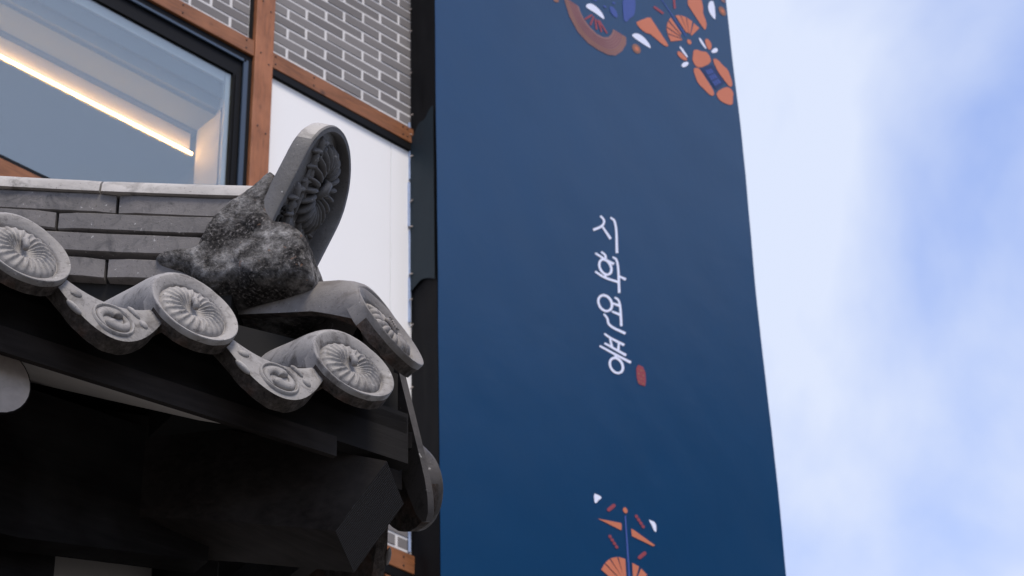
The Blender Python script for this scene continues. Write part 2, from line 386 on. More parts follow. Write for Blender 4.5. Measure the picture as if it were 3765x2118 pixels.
# ------------------------------------------------------------------ building across the street
ob0 = Vector((30, -16, 0)); opp = empty('street_building', ob0, R(-40)); tag(opp, 'grey concrete office block standing across the street from the banner', 'building')
M_conc = plain('grey_concrete', (.055, .055, .058), .9, .1, .12, .6); M_wglass = plain('dark_window_glass', (.02, .025, .03), .15, .5)
bm = bmesh.new(); box(bm, -11, 11, -8, 8, 0, 23); build('body', bm, M_conc, opp)
for k in range(6):
    for i in range(7):
        bm = bmesh.new(); box(bm, -9.9 + 2.9*i, -7.9 + 2.9*i, 8.0, 8.06, 3.4*k + 1.6, 3.4*k + 3.4); build('window', bm, M_wglass, opp)
# ------------------------------------------------------------------ banner
YB, XB = 7.055, 6.250
xr = on_y(2668.6, 0, YB).x; XR = (xr + on_y(2893.9, 2118, YB).x)/2
bno = Vector(((XB+XR)/2, YB, 0)); BZ0, BZ1 = 4.6, 12.2
ban = empty('banner', bno)
tag(ban, 'tall navy blue fabric banner with white Korean lettering and orange folk motifs', 'banner')
def npart(name, bm, m, **k):
    o = build(name, bm, m, None, off=bno, **k); o.parent = ban; return o
bm = bmesh.new()                                             # front sheet, gently uneven
nx, nz = 30, 90
def by(x, z):
    return YB + .006*noise.noise(Vector((x*1.1, 0, z*.55))) + .002*noise.noise(Vector((x*5+z*2, 3, z*3)))
g = [[bm.verts.new((XB + (XR-XB)*i/nx, by(XB + (XR-XB)*i/nx, BZ0 + (BZ1-BZ0)*j/nz), BZ0 + (BZ1-BZ0)*j/nz)) for i in range(nx+1)] for j in range(nz+1)]
for j in range(nz):
    for i in range(nx): bm.faces.new((g[j][i], g[j][i+1], g[j+1][i+1], g[j+1][i]))
for v in bm.verts:
    if v.co.x > XR - .001: v.co.x += .012*noise.noise(Vector((0, 5, v.co.z*.9)))
npart('printed_front', bm, M_navy, smooth=True)
bm = bmesh.new()                                             # left return, puckered; its shadow is put in as black cloth
ny = 8
g = [[bm.verts.new((XB + .012*noise.noise(Vector((1, i*.5, j*.23)))*math.sin(math.pi*i/ny) - .001, YB + .004 + (YF-.012-YB)*i/ny, BZ0 + (BZ1-BZ0)*j/160)) for i in range(ny+1)] for j in range(161)]
for j in range(160):
    for i in range(ny): bm.faces.new((g[j][i], g[j][i+1], g[j+1][i+1], g[j+1][i]))
npart('side_fabric', bm, M_blackcloth, smooth=True)
bm = bmesh.new()                                             # less shaded middle of the return, painted as a teal sheet
zt0, zt1 = 8.46, 9.50
cols = 14
for i in range(cols):
    pass
g = []
for j in range(60):
    row = []
    for i in range(cols+1):
        t = i/cols; y = YB + .008 + (YF-.022-YB)*t
        top = zt1 + .05 - .10*t + .012*math.sin(t*13)
        bot = zt0 + .05 - .12*abs(t-.55)**1.5
        z = bot + (top-bot)*j/59
        row.append(bm.verts.new((XB - .0125 - .005*abs(noise.noise(Vector((4, t*1.6, z*1.9+t*2)))), y, z)))
    g.append(row)
for j in range(59):
    for i in range(cols): bm.faces.new((g[j][i], g[j][i+1], g[j+1][i+1], g[j+1][i]))
npart('side_patch', bm, M_teal, smooth=True)
bm = bmesh.new(); box(bm, XB+.01, XR-.02, YB+.03, YF-.06, BZ0+.02, BZ1-.02); npart('frame', bm, M_black)
for z0, z1, dx in ((9.505, 9.55, 0), (9.18, 9.50, .004), (8.88, 9.16, -.002), (8.58, 8.86, .003), (8.30, 8.57, 0), (7.03, 7.34, -.002), (6.6, 7.0, .006)):
    bm = bmesh.new(); box(bm, XB-.020+dx, XB-.009+dx, YF-.016, YF-.0045, z0, z1, bev=.002); npart('hem', bm, M_hem)
z = 6.85
while z < 10.6:
    bm = bmesh.new(); yy = YF - .026 + random.uniform(-.006, .004); dz = random.uniform(-.012, .016)
    sweep(bm, [(XB-.020, yy+.008, z), (XB-.021, yy-.002, z+dz*.5), (XB-.018, yy-.012, z+dz)], [.0025, .004, .003], 6)
    npart('tie', bm, M_tie); z += random.uniform(.11, .30)
# flat print on the front, laid 2 mm proud of the cloth
KZ = {'A': (2000, 0, 3.22), 'B': (2100, 1780, 4.2875), 'T': (2100, 740, 2.0125)}
def pp(z, x, y, lift):
    ox, oy, s = KZ[z]; p = on_y(ox + x/s, oy + y/s, YB); p.y = by(p.x, p.z) - .0022 - lift; return p
def smoothp(pts, n=2):
    for _ in range(n):
        q = []
        for a, b in zip(pts, pts[1:] + pts[:1]):
            q += [(a[0]*.75+b[0]*.25, a[1]*.75+b[1]*.25), (a[0]*.25+b[0]*.75, a[1]*.25+b[1]*.75)]
        pts = q
    return pts
def printed(name, zone, polys, ink, sm=2, lift=0.0, whole=False):
    if len(polys) > 1 and name in ('printed_leaf', 'printed_sticks', 'printed_bud', 'printed_drop', 'printed_fan') and not whole:
        for p in polys: printed({'printed_sticks': 'printed_stick', 'printed_fan': 'printed_fan_blade'}.get(name, name), zone, [p], ink, sm, lift)
        return
    bm = bmesh.new()
    for p in polys:
        p = smoothp(list(p), sm) if sm else p
        f = bm.faces.new([bm.verts.new(pp(zone, x, y, lift)) for x, y in p])
    bmesh.ops.triangulate(bm, faces=bm.faces)
    return npart(name, bm, INK[ink])
def oval(cx, cy, a, b, rot, n=20):
    c, s_ = math.cos(R(rot)), math.sin(R(rot))
    return [(cx + a*math.cos(2*math.pi*k/n)*c - b*math.sin(2*math.pi*k/n)*s_, cy + a*math.cos(2*math.pi*k/n)*s_ + b*math.sin(2*math.pi*k/n)*c) for k in range(n)]
def stroke(pts, w, n=3, taper=.8):
    """outline quads of a brush stroke; returned as a list of convex polys"""
    for _ in range(n if len(pts) > 2 else 0):
        q = [pts[0]]
        for a, b in zip(pts, pts[1:]): q += [(a[0]*.75+b[0]*.25, a[1]*.75+b[1]*.25), (a[0]*.25+b[0]*.75, a[1]*.25+b[1]*.75)]
        pts = q + [pts[-1]]
    Lf, Rt = [], []
    m = len(pts)
    for i, p in enumerate(pts):
        a, b = pts[max(i-1, 0)], pts[min(i+1, m-1)]; d = math.hypot(b[0]-a[0], b[1]-a[1]) or 1
        nx_, ny_ = -(b[1]-a[1])/d, (b[0]-a[0])/d; k = w/2*(taper + (1-taper)*i/max(m-1, 1))
        Lf.append((p[0]+nx_*k, p[1]+ny_*k)); Rt.append((p[0]-nx_*k, p[1]-ny_*k))
    return [[Lf[i], Lf[i+1], Rt[i+1], Rt[i]] for i in range(m-1)]
def pill(a, b, w):
    d = math.hypot(b[0]-a[0], b[1]-a[1]); ux, uy = (b[0]-a[0])/d, (b[1]-a[1])/d; t = math.atan2(uy, ux); r = w/2; out = []
    for k in range(9): an = t + math.pi/2 + math.pi*k/8; out.append((a[0] + r*math.cos(an), a[1] + r*math.sin(an)))
    for k in range(9): an = t - math.pi/2 + math.pi*k/8; out.append((b[0] + r*math.cos(an), b[1] + r*math.sin(an)))
    return out
outer = [(225, -40), (245, 30), (300, 200), (400, 380), (520, 510), (640, 590), (760, 648), (850, 655), (930, 600), (975, 520), (976, 440)]
inner = [(395, 70), (412, 92), (430, 150), (470, 230), (540, 320), (620, 400), (700, 440), (760, 440), (795, 410), (812, 375), (820, 345)]
bmr = [[outer[i], outer[i+1], inner[i+1], inner[i]] for i in range(len(outer)-1)]
printed('printed_fan', 'A', bmr, 'clay', 0, whole=True)
for f in (.12, .26, .40, .54, .68, .82):
    ln = [(o[0]*(1-f)+q[0]*f, o[1]*(1-f)+q[1]*f) for o, q in zip(outer, inner)]
    printed('printed_line', 'A', stroke(ln, 7, 2, 1), 'plum' if f > .3 else 'amber', 0, .0012)
printed('printed_leaf', 'A', [[(490, 90), (500, 55), (540, 40), (590, 55), (650, 105), (700, 170), (718, 225), (700, 225), (600, 150)]], 'white')
printed('printed_sticks', 'A', [pill((487, 226), (560, 182), 24), pill((550, 290), (585, 205), 24), pill((620, 340), (610, 235), 24), pill((680, 370), (640, 245), 22), pill((744, 388), (655, 250), 20)], 'red', 0)
for q in ([(930, -40), (1080, -40), (1085, 100), (1070, 185), (1010, 220), (990, 255), (955, 255), (940, 190)], oval(826, 140, 75, 32, 58), oval(720, 78, 22, 12, 40), oval(828, 35, 20, 12, 30), oval(600, -2, 30, 14, 20)): printed('printed_blot', 'A', [q], 'blue', 1)
printed('printed_wedge', 'A', [[(1085, 265), (1130, 245), (1255, 195), (1290, 250), (1380, 390), (1475, 535), (1462, 552), (1430, 545), (1370, 500), (1280, 405), (1220, 395), (1150, 350)]], 'orange', 1)
printed('printed_leaf', 'A', [[(1043, 430), (1050, 405), (1085, 390), (1140, 405), (1200, 455), (1250, 520), (1268, 570), (1245, 565)]], 'white')
printed('printed_dot', 'A', [oval(1097, 575, 64, 42, 55)], 'amber', 0); printed('printed_dot', 'A', [oval(1099, 577, 30, 18, 55)], 'orange', 0, .001)
printed('printed_fan', 'A', [[(1500, 492), (1463, 405), (1632, 464), (1636, 476)], [(1460, 393), (1449, 325), (1612, 438), (1630, 455)], [(1450, 312), (1468, 252), (1612, 412), (1620, 432)], [(1476, 240), (1500, 208), (1625, 395), (1620, 410)],
         [(1553, 183), (1610, 180), (1700, 385), (1682, 387)], [(1620, 182), (1680, 203), (1712, 390), (1703, 390)], [(1690, 210), (1755, 255), (1730, 402), (1716, 396)], [(1770, 275), (1838, 335), (1745, 425), (1735, 412)]], 'orange', 0)
printed('printed_stem', 'A', stroke([(1385, -20), (1680, 430)], 12), 'blue', 0)
printed('printed_sticks', 'A', [pill((1312, 85), (1405, 153), 28), pill((1540, -20), (1548, 92), 26)], 'red', 0)
printed('printed_wedge', 'A', [[(1680, 20), (1760, -40), (1850, -40), (1870, 20), (1885, 100), (1878, 150), (1925, 270), (1918, 330), (1905, 357), (1885, 340), (1780, 180)]], 'orange', 1)
printed('printed_leaf', 'A', [[(1938, 90), (1950, 30), (1980, 8), (2014, 25), (2032, 232), (2010, 225), (1960, 160)]], 'white', 1)
printed('printed_dot', 'A', [oval(2110, 132, 62, 34, 58)], 'amber', 0); printed('printed_dot', 'A', [oval(2112, 134, 26, 14, 58)], 'orange', 0, .001)
printed('printed_fan', 'A', [[(2075, -30), (2140, -30), (2146, 38), (2110, 20)]], 'clay', 0)
printed('printed_dot', 'A', [oval(140, 5, 36, 24, 20)], 'amber', 0)
printed('printed_dot', 'A', [oval(1718, 497, 33, 22, 55)], 'orange', 0)
printed('printed_leaf', 'A', [[(1828, 448), (1850, 455), (1915, 560), (1920, 582), (1898, 575), (1840, 490)], [(1603, 548), (1625, 555), (1702, 670), (1697, 684), (1675, 665), (1613, 585)]], 'white', 1)
printed('printed_bud', 'A', [[(1898, 475), (1925, 456), (1960, 485), (1984, 540), (1972, 592), (1942, 590), (1915, 540)], [(1570, 630), (1588, 604), (1630, 625), (1690, 690), (1692, 716), (1660, 720), (1600, 680)]], 'orange', 1)
printed('printed_drop', 'A', [[(1973, 612), (2000, 580), (2035, 568), (2057, 590), (2045, 622), (2010, 632), (1985, 630)], [(1622, 772), (1650, 740), (1697, 733), (1712, 750), (1690, 785), (1650, 802), (1630, 792)]], 'white', 1)
for p in ([(1765, 600), (1800, 586), (1860, 612), (1920, 616), (1965, 680), (1974, 748), (1850, 809), (1790, 787), (1752, 710), (1762, 660)],
          [(1990, 712), (2020, 694), (2062, 718), (2110, 775), (2172, 828), (2198, 900), (2226, 990), (2218, 1030), (2188, 1033), (2140, 970), (2050, 850)],
          [(1762, 825), (1790, 802), (1832, 813), (1880, 880), (1990, 1060), (2010, 1112), (1997, 1141), (1958, 1133), (1890, 1060), (1818, 990), (1788, 910)],
          [(2024, 1100), (2142, 1031), (2202, 1048), (2238, 1110), (2226, 1160), (2230, 1232), (2200, 1253), (2118, 1224), (2058, 1182)]):
    printed('printed_petal', 'A', [p], 'orange', 1)
printed('printed_tile', 'A', [[(1850, 815), (1985, 770), (2135, 985), (2030, 1068)]], 'deep', 0)
for i in range(3):
    for j in range(3):
        a, b, c, d = (1898, 832), (1972, 810), (2094, 988), (2018, 1032)
        def bl(u, v): return ((a[0]*(1-u)+b[0]*u)*(1-v) + (d[0]*(1-u)+c[0]*u)*v, (a[1]*(1-u)+b[1]*u)*(1-v) + (d[1]*(1-u)+c[1]*u)*v)
        u, v = i/3, j/3
        printed('printed_square', 'A', [[bl(u+.04, v+.03), bl(u+.29, v+.03), bl(u+.29, v+.30), bl(u+.04, v+.30)]], 'blue', 0, .001)
printed('printed_leaf', 'B', [[(352, 145), (410, 170), (475, 203), (465, 235), (425, 258), (400, 297), (375, 305), (360, 285)]], 'white', 1)
printed('printed_leaf', 'B', [[(1215, 562), (1240, 570), (1330, 607), (1342, 745), (1320, 760), (1293, 720), (1260, 640)]], 'white', 1)
printed('printed_sticks', 'B', [pill((590, 405), (668, 342), 60), pill((1080, 1155), (1155, 1092), 60)], 'red', 0)
for a, b in (((1027, 512), (1130, 672)), ((607, 830), (712, 992))):
    printed('printed_beads', 'B', [oval(a[0]+(b[0]-a[0])*k/3, a[1]+(b[1]-a[1])*k/3, 30, 24, 57) for k in range(4)], 'red', 0)
printed('printed_bud', 'B', [[(806, 395), (840, 362), (868, 380), (893, 430), (865, 468), (830, 450)]], 'orange', 1)
printed('printed_wedge', 'B', [[(410, 545), (785, 615), (795, 660), (788, 732)]], 'orange', 0); printed('printed_wedge', 'B', [[(945, 705), (990, 727), (1320, 968), (1285, 982), (955, 820)]], 'orange', 0)
printed('printed_stem', 'B', stroke([(850, 500), (935, 1800)], 30), 'blue', 0)
printed('printed_fan', 'B', [[(468, 1350), (520, 1258), (860, 1600), (800, 1640)], [(530, 1244), (600, 1182), (860, 1560), (868, 1600)], [(614, 1172), (720, 1150), (868, 1590), (860, 1570)], [(738, 1149), (850, 1182), (868, 1560), (850, 1560)],
         [(960, 1243), (1070, 1300), (985, 1600), (975, 1600)], [(1100, 1330), (1197, 1430), (1010, 1650), (990, 1600)]], 'orange', 0)
TX = [[(212, 110), (247, 145), (228, 188), (160, 214)], [(226, 186), (290, 280)], [(287, 122), (330, 152), (337, 385)],
      [(220, 375), (256, 402), (250, 432)], [(176, 385), (250, 432), (316, 466)], [(176, 520), (240, 566), (350, 600)], [(248, 545), (256, 572)], [(305, 413), (346, 438), (354, 680)], [(354, 556), (403, 580)],
      [(320, 712), (360, 738), (369, 925)], [(296, 752), (360, 776)], [(300, 816), (362, 842)], [(240, 834), (270, 868), (274, 920), (400, 980)],
      [(245, 980), (288, 1012), (392, 1065)], [(245, 1050), (300, 1080), (406, 1140)], [(286, 1015), (302, 1080)], [(352, 1045), (348, 1112)], [(210, 1070), (300, 1120), (442, 1194)], [(322, 1128), (334, 1162)], [(236, 690), (250, 702)]]
for cx, cy, a, b, ro in ((251, 488, 60, 40, 62), (250, 755, 62, 46, 60), (334, 1216, 60, 44, 60)):
    e = oval(cx, cy, a, b, ro, 28); TX.append(e + [e[0]])
for t in TX: printed('printed_stroke', 'T', stroke(t, 19.5, 2 if len(t) < 20 else 0, .7 if len(t) < 20 else .85), 'white', 0)
printed('printed_seal', 'T', [[(478, 1203), (545, 1232), (554, 1372), (520, 1362), (488, 1345)]], 'red', 1)
for i in range(3):
    for j in range(4):
        x, y = 492 + i*18, 1238 + j*30 + i*8
        printed('printed_seal_mark', 'T', [[(x, y), (x+11, y+4), (x+11, y+(16 if (i+j) % 2 else 8)), (x, y+(12 if (i+j) % 2 else 5))]], 'amber', 0, .001)

# ------------------------------------------------------------------ tiled gate: roof corner
GK = Vector((2.185, 2.359, 3.678))                      # eave corner at the height of the tile discs
gate = empty('tiled_gate', (GK.x, GK.y, 0), R(-7))
tag(gate, 'traditional gate with a grey clay tiled hip roof, carved eave tiles and dark timber', 'gate')
ZK = GK.z
def gpart(name, bm, m, parent=None, **k):
    """geometry given with its origin at the eave corner"""
    o = build(name, bm, m, None, **k); o.parent = parent or gate
    o.location = (0, 0, ZK); return o
S2 = math.sqrt(.5)
def H(h, w, z): return Vector(((h + w)*S2, (-h + w)*S2, z))      # along the hip (outward), across it, up

DR, TILT, SLOPE = .072, R(20), .31
ND = Vector((0, -math.cos(TILT), math.sin(TILT))); VD = Vector((0, math.sin(TILT), math.cos(TILT)))   # face normal, up in the face
def rim_and_tube(length, slope=SLOPE):
    bm = bmesh.new(); n = 56
    prof = [(.0, -.010), (.0525, -.010), (.0550, -.0088), (.0565, -.0055), (.0585, -.0038), (.0640, -.0010), (.0692, .0020), (.0710, .0022), (.072, .0010)]
    rings = [[Vector((r*math.cos(2*math.pi*k/n), 0, 0)) + VD*r*math.sin(2*math.pi*k/n) + ND*h for k in range(n)] for r, h in prof[1:]]
    vr = loft(bm, rings, True); c = bm.verts.new(ND*-.010)
    for k in range(n): bm.faces.new((c, vr[0][(k+1) % n], vr[0][k]))
    side = []
    for q in range(4):
        side.append([])
        for k in range(n):
            a = 2*math.pi*k/n; rr = DR + (.0015*noise.noise(Vector((math.cos(a)*6, math.sin(a)*6, q*2.2))) if q else 0)
            h = .0010 - .0088*q + (.003*noise.noise(Vector((math.cos(a)*9, math.sin(a)*9, 7))) if q == 3 else 0)
            side[-1].append(Vector((rr*math.cos(a), 0, 0)) + VD*rr*math.sin(a) + ND*h)
    vr2 = [vr[-1]] + [[bm.verts.new(p) for p in r] for r in side[1:]]
    for a, b in zip(vr2, vr2[1:]):
        for k in range(n):
            f = bm.faces.new((a[k], b[k], b[(k+1) % n], a[(k+1) % n])); mid = (a[k].co + b[k].co)/2
            f.material_index = 1 if mid.dot(VD) < -.016 + .012*noise.noise(mid*60) and b is not vr2[1] else 0
    f = bm.faces.new(vr2[-1]); f.material_index = 1
    # half-round body behind the upper half of the disc
    ax = Vector((0, 1, slope)).normalized(); upv = Vector((0, -slope, 1)).normalized(); m = 25
    def ring(t, s_, rad, dn=.0006):
        lo = -34 + 26*t
        out = []
        for k in range(m):
            a = R(lo) + (math.pi - 2*R(lo))*k/(m-1)
            p0 = Vector((rad*math.cos(a), 0, 0)) + VD*rad*math.sin(a) + ND*dn
            p1 = Vector((rad*math.cos(a), 0, 0)) + upv*rad*math.sin(a) + ax*s_
            out.append(p0.lerp(p1, t))
        return out
    st = [(0, 0, DR-.0006), (.10, .040, DR-.0003), (.28, .046, DR), (.55, .058, DR), (.8, .072, DR-.0005), (1, .09, DR-.001), (1, .13, DR-.002), (1, .18, DR-.002), (1, length*.6+.06, DR-.003), (1, length, DR-.004)]
    out = loft(bm, [ring(*q) for q in st]); inn = loft(bm, [ring(t, s_, r_-.017, -.019) for t, s_, r_ in st])
    for i in range(len(st)-1):
        for k in (0, m-1):
            q = (out[i][k], out[i+1][k], inn[i+1][k], inn[i][k]); f = bm.faces.new(q); f.material_index = 1
    for k in range(m-1):
        f = bm.faces.new((out[-1][k], out[-1][k+1], inn[-1][k+1], inn[-1][k])); f.material_index = 1
    return bm
def flower(np_=22, rad=.0545, hgt=.0165):
    bm = bmesh.new(); nr, nth = 16, np_*9
    def hh(r, a):
        t = min(1, max(0, (r - .10)/.45)); t = t*t*(3-2*t)
        env = (.18 + .82*t)*math.sqrt(max(0, 1 - (max(0, r-.45)/.55)**2.2))
        sw = a + .35*(r - .3)
        pl = abs(math.sin(np_*sw/2))
        dpt = min(1, max(0, (r-.12)/.25))
        return hgt*env*(1 - .30*dpt*(1 - (1-pl)**1.6))
    rings = []
    for i in range(1, nr+1):
        r = i/nr; rings.append([Vector((rad*r*math.cos(2*math.pi*k/nth), 0, 0)) + VD*rad*r*math.sin(2*math.pi*k/nth) + ND*(-.0105 + hh(r, 2*math.pi*k/nth)) for k in range(nth)])
    vr = loft(bm, rings, True); c = bm.verts.new(ND*(-.0105 + hh(.02, 0)))
    for k in range(nth): bm.faces.new((c, vr[0][k], vr[0][(k+1) % nth]))
    # stalk lying in the heart of the flower
    sweep(bm, [ND*.0015 - VD*.004, ND*.0045 + VD*.002, ND*.0055 + VD*.010, ND*.003 + VD*.017, ND*-.002 + VD*.021], [.004, .0052, .0055, .0052, .003], 12, 1, ND)
    return bm
def eave_tile(x, y, z, length, rz=0.0, mats=None):
    o = gpart('eave_tile', rim_and_tube(length), mats or [M_disc, M_rough], auto=38)
    o.location = (x, y, ZK+z); o.rotation_euler = (0, 0, rz)
    return o
e0 = eave_tile(-.245, 0, 0, .30)
fl = build('flower_relief', flower(), M_disc, e0, smooth=True)
e1 = eave_tile(-.523, -.002, -.004, .52)
f1 = copy(fl, e1); f1.rotation_euler = (0, 0, 0)
e2 = eave_tile(-.797, .001, -.006, .80); copy(fl, e2)
for k in range(3, 9):
    c = copy_part(e2); c.location = (-.245 - .276*k, random.uniform(-.003, .003), ZK - .006)
# side eave, turned a quarter
e5 = eave_tile(.070, .300, .035, .32, R(90), [M_darkclay, M_rough]); copy(fl, e5)
e6 = eave_tile(.050, .585, .03, .55, R(90)); copy(fl, e6)
c = copy_part(e6); c.location = (.05, .86, ZK+.03)

def drop_tile():
    """hanging plate between two discs, with the trough of the flat tile behind it"""
    bm = bmesh.new(); nu, nv = 28, 6
    top = lambda u: -.046 + 5.0*u*u
    bot = lambda u: -.128 + 11.5*u*u if abs(u) < .085 else -.128 + 11.5*.085**2 + (abs(u)-.085)*1.0
    us = [-.104 + .208*i/nu for i in range(nu+1)]
    def P(u, v, n_): return Vector((u, 0, 0)) + VD*v + ND*n_
    front = [[P(u, top(u)*(1-j/nv) + bot(u)*j/nv, -.010 + (0 if 0 < j < nv else -.002)) for u in us] for j in range(nv+1)]
    vf = loft(bm, front)
    rag = [bm.verts.new(P(u, bot(u) + .0015*noise.noise(Vector((u*70, 1, 0))), -.038 + .003*noise.noise(Vector((u*50, 9, 0))))) for u in us]
    mid = [bm.verts.new(P(u, bot(u) - .001 + .0012*noise.noise(Vector((u*90, 4, 0))), -.022)) for u in us]
    for a, b in ((vf[-1], mid), (mid, rag)):
        for i in range(nu):
            f = bm.faces.new((a[i], a[i+1], b[i+1], b[i])); f.material_index = 1
    bk = [bm.verts.new(P(u, top(u) - .02, -.036)) for u in us]
    for i in range(nu): f = bm.faces.new((rag[i], rag[i+1], bk[i+1], bk[i])); f.material_index = 1
    ax = Vector((0, 1, SLOPE)).normalized()
    r1 = [bm.verts.new(P(u, top(u) + .001, -.020)) for u in us]; prev = vf[0]
    for s_ in (0, .05, .2, .62):
        cur = r1 if s_ == 0 else [bm.verts.new(P(u, top(u)*1.0, -.020) + ax*s_) for u in us]
        for i in range(nu): bm.faces.new((prev[i], prev[i+1], cur[i+1], cur[i]))
        prev = cur
    return bm
def swirl():
    bm = bmesh.new(); c = -.086
    rr = loft(bm, [[Vector((r_*math.cos(a*math.pi/18), 0, 0)) + VD*(c + r_*math.sin(a*math.pi/18)) + ND*h for a in range(36)] for r_, h in ((.0345, -.0105), (.0325, -.0062), (.0305, -.0062), (.0285, -.0105))], True)
    for k in range(2):
        path, rad = [], []
        for i in range(25):
            t = i/24; a = R(35 + 180*k) + t*R(215); pr = .0105 + .0115*min(1, t*1.5)
            path.append(Vector((pr*math.cos(a), 0, 0)) + VD*(c + pr*math.sin(a)) + ND*(-.0105 + .002*(1-t)))
            rad.append(.0108*math.sqrt(max(.02, 1 - (max(0, .16-t)/.16)**2))*(1-t)**.75 + .0012)
        sweep(bm, path, rad, 12, .68, ND)
    return bm
def bar(x, v, a, l, w):
    bm = bmesh.new(); d = Vector((math.cos(R(a)), 0, 0)) + VD*math.sin(R(a)); q = Vector((-math.sin(R(a)), 0, 0)) + VD*math.cos(R(a))
    ellipsoid(bm, Vector((x, 0, 0)) + VD*v + ND*-.0105, (d*l, q*w, ND*.0050), 14, 8); return bm
BARS = ((-.056, -.054, 5, .010, .0075), (-.062, -.088, -48, .016, .0045), (.037, -.050, -52, .014, .0048), (.050, -.072, -60, .009, .0062))
d0 = gpart('drop_tile', drop_tile(), [M_disc, M_rough], auto=40); d0.location = (-.384, .004, ZK-.002)
build('swirl_relief', swirl(), M_disc, d0, smooth=True); [build('relief_bar', bar(*q), M_disc, d0, smooth=True) for q in BARS]
for k in range(1, 9):
    c = copy_part(d0); c.location = (-.384 - .276*k, .004 + random.uniform(-.003, .003), ZK - .004)
for y in (.445, .72):
    c = copy_part(d0); c.location = (.05, y, ZK+.03); c.rotation_euler = (0, 0, R(90))
# big hanging plate at the corner of the side eave, seen on its edge
bm = bmesh.new()
pts = [(.190, .19), (.190, .10), (.190, .02), (.191, -.02), (.195, -.05), (.203, -.073), (.214, -.084), (.224, -.080), (.234, -.062), (.242, -.02), (.25, .05), (.255, .12), (.255, .19)]
pl = [Vector((-.035 + (.165 - t)*.27, y, t)) for y, t in pts]
prism(bm, pl, (.012, 0, .0035)); gpart('corner_drop_tile', bm, [M_darkclay], auto=30)

# raised cover tile on the corner, turned towards the hip
def crest():
    bm = bmesh.new()
    for i in range(9):                                   # lower petals in a fan
        a = R(200 + 140*i/8); l = .018 + .004*math.sin(i*2.1); d = Vector((math.cos(a), 0, 0)) + VD*math.sin(a); q = Vector((-math.sin(a), 0, 0)) + VD*math.cos(a)
        ellipsoid(bm, d*.026 + ND*-.008 - VD*.004, (d*l, q*.0078, ND*.012), 12, 8)
    for i in range(7):                                   # feathered top
        a = R(50 + 80*i/6); d = Vector((math.cos(a), 0, 0)) + VD*math.sin(a); q = Vector((-math.sin(a), 0, 0)) + VD*math.cos(a)
        ellipsoid(bm, d*.028 + ND*-.009, (d*.022, q*.0034, ND*.0085), 8, 6)
    for sx in (-1, 1):
        for k in range(3):
            ellipsoid(bm, Vector((sx*(.022 + .006*k), 0, 0)) + VD*(.018 - .017*k) + ND*-.009, (Vector((.012, 0, 0)), VD*.0095, ND*.0115), 12, 8)
    sweep(bm, [ND*.0 + VD*.018, ND*.004 + VD*.006, ND*.004 - VD*.008, ND*.0 - VD*.02], [.003, .005, .005, .003], 8, 1, ND)
    for k in range(6): sweep(bm, [Vector((-.005, 0, 0)) + VD*(.012-.005*k) + ND*.0075, Vector((.005, 0, 0)) + VD*(.0145-.005*k) + ND*.0075], [.0011, .0011], 5, 1, ND)
    return bm
ct_ = gpart('corner_cover_tile', rim_and_tube(.36, .44), [M_corner, M_rough], auto=38)
ct_.scale = (1.12, 1.12, 1.12); ct_.location = (-.137, .062, ZK+.148); ct_.rotation_euler = (R(-5), 0, R(24))
build('crest_relief', crest(), M_corner, ct_, smooth=True)

bm = bmesh.new(); prism(bm, [(-.42, .20, -.02), (-.24, .17, -.02), (-.12, .165, -.02), (-.055, .165, -.02), (-.05, .22, -.02), (-.05, .42, -.02), (-.42, .42, -.02)], (0, 0, .165)); gpart('corner_filler', bm, M_joint)  # dark filler added to stand for the shaded tile undersides here
bm = bmesh.new(); prism(bm, [(-.13, .17, .10), (-.06, .17, .10), (-.06, .34, .10), (-.13, .34, .10)], (0, 0, .115)); gpart('corner_filler', bm, M_joint)  # more added dark filler, closing the gap below the corner tile
# hip ridge: courses of flat tiles, each tile a piece, under a half-round cap
RS = -.20
def zr(h, base): return base + RS*(h + .575) + .05*(h + .575)**2
core = bmesh.new(); hs = [-3.4 + .1*i for i in range(31)]
vs = [[H(h, -.078, zr(h, .452)), H(h, .078, zr(h, .452)), H(h, .078, zr(h, .20)), H(h, -.078, zr(h, .20))] for h in hs]
vr = loft(core, vs, True); core.faces.new(vr[0]); core.faces.new(vr[-1]); gpart('ridge_core', core, M_joint)
CW = .1
courses = [(.449, .409, [-.592 - .01, -.375], .275), (.4055, .370, [-.705, -.40], .30), (.3645, .325, [-.80, -.43], .33), (.316, .276, [-.612, -.47], .22)]
for zt, zb, (j0, jend), ln in courses:
    spans = []
    if True: spans.append((j0 + .003, jend))
    x = j0
    while x > -3.2:
        l = ln*random.uniform(.92, 1.06); spans.append((x - l + .003, x - .003)); x -= l
    for a, b in spans:
        bm = bmesh.new(); k = max(2, int((b-a)/.03)); jw = random.uniform(-.0025, .0025); tw = random.uniform(-.0025, .0025); rings = []
        for i in range(k+1):
            h = a + (b-a)*i/k; q = .0018
            nz_ = lambda s_: .0012*noise.noise(Vector((h*23, s_, zt*40)))
            t_, b_ = zr(h, zt) + tw*(i/k-.5), zr(h, zb) + tw*(i/k-.5); wo = CW + jw + nz_(9)
            e = .004 if i in (0, k) else 0
            rings.append([H(h, -wo+.002+e, t_ - e*.5), H(h, -wo + e, t_ - .002 + nz_(1)), H(h, -wo+e, b_ + .002 + nz_(2)), H(h, -wo+.003+e, b_), H(h, wo-.005, b_), H(h, wo, b_+.004), H(h, wo, t_-.004), H(h, wo-.004, t_)])
        vr = loft(bm, rings, True); bm.faces.new(vr[0]); bm.faces.new(vr[-1]); gpart('ridge_tile', bm, M_ridge, auto=35)
x = -.34
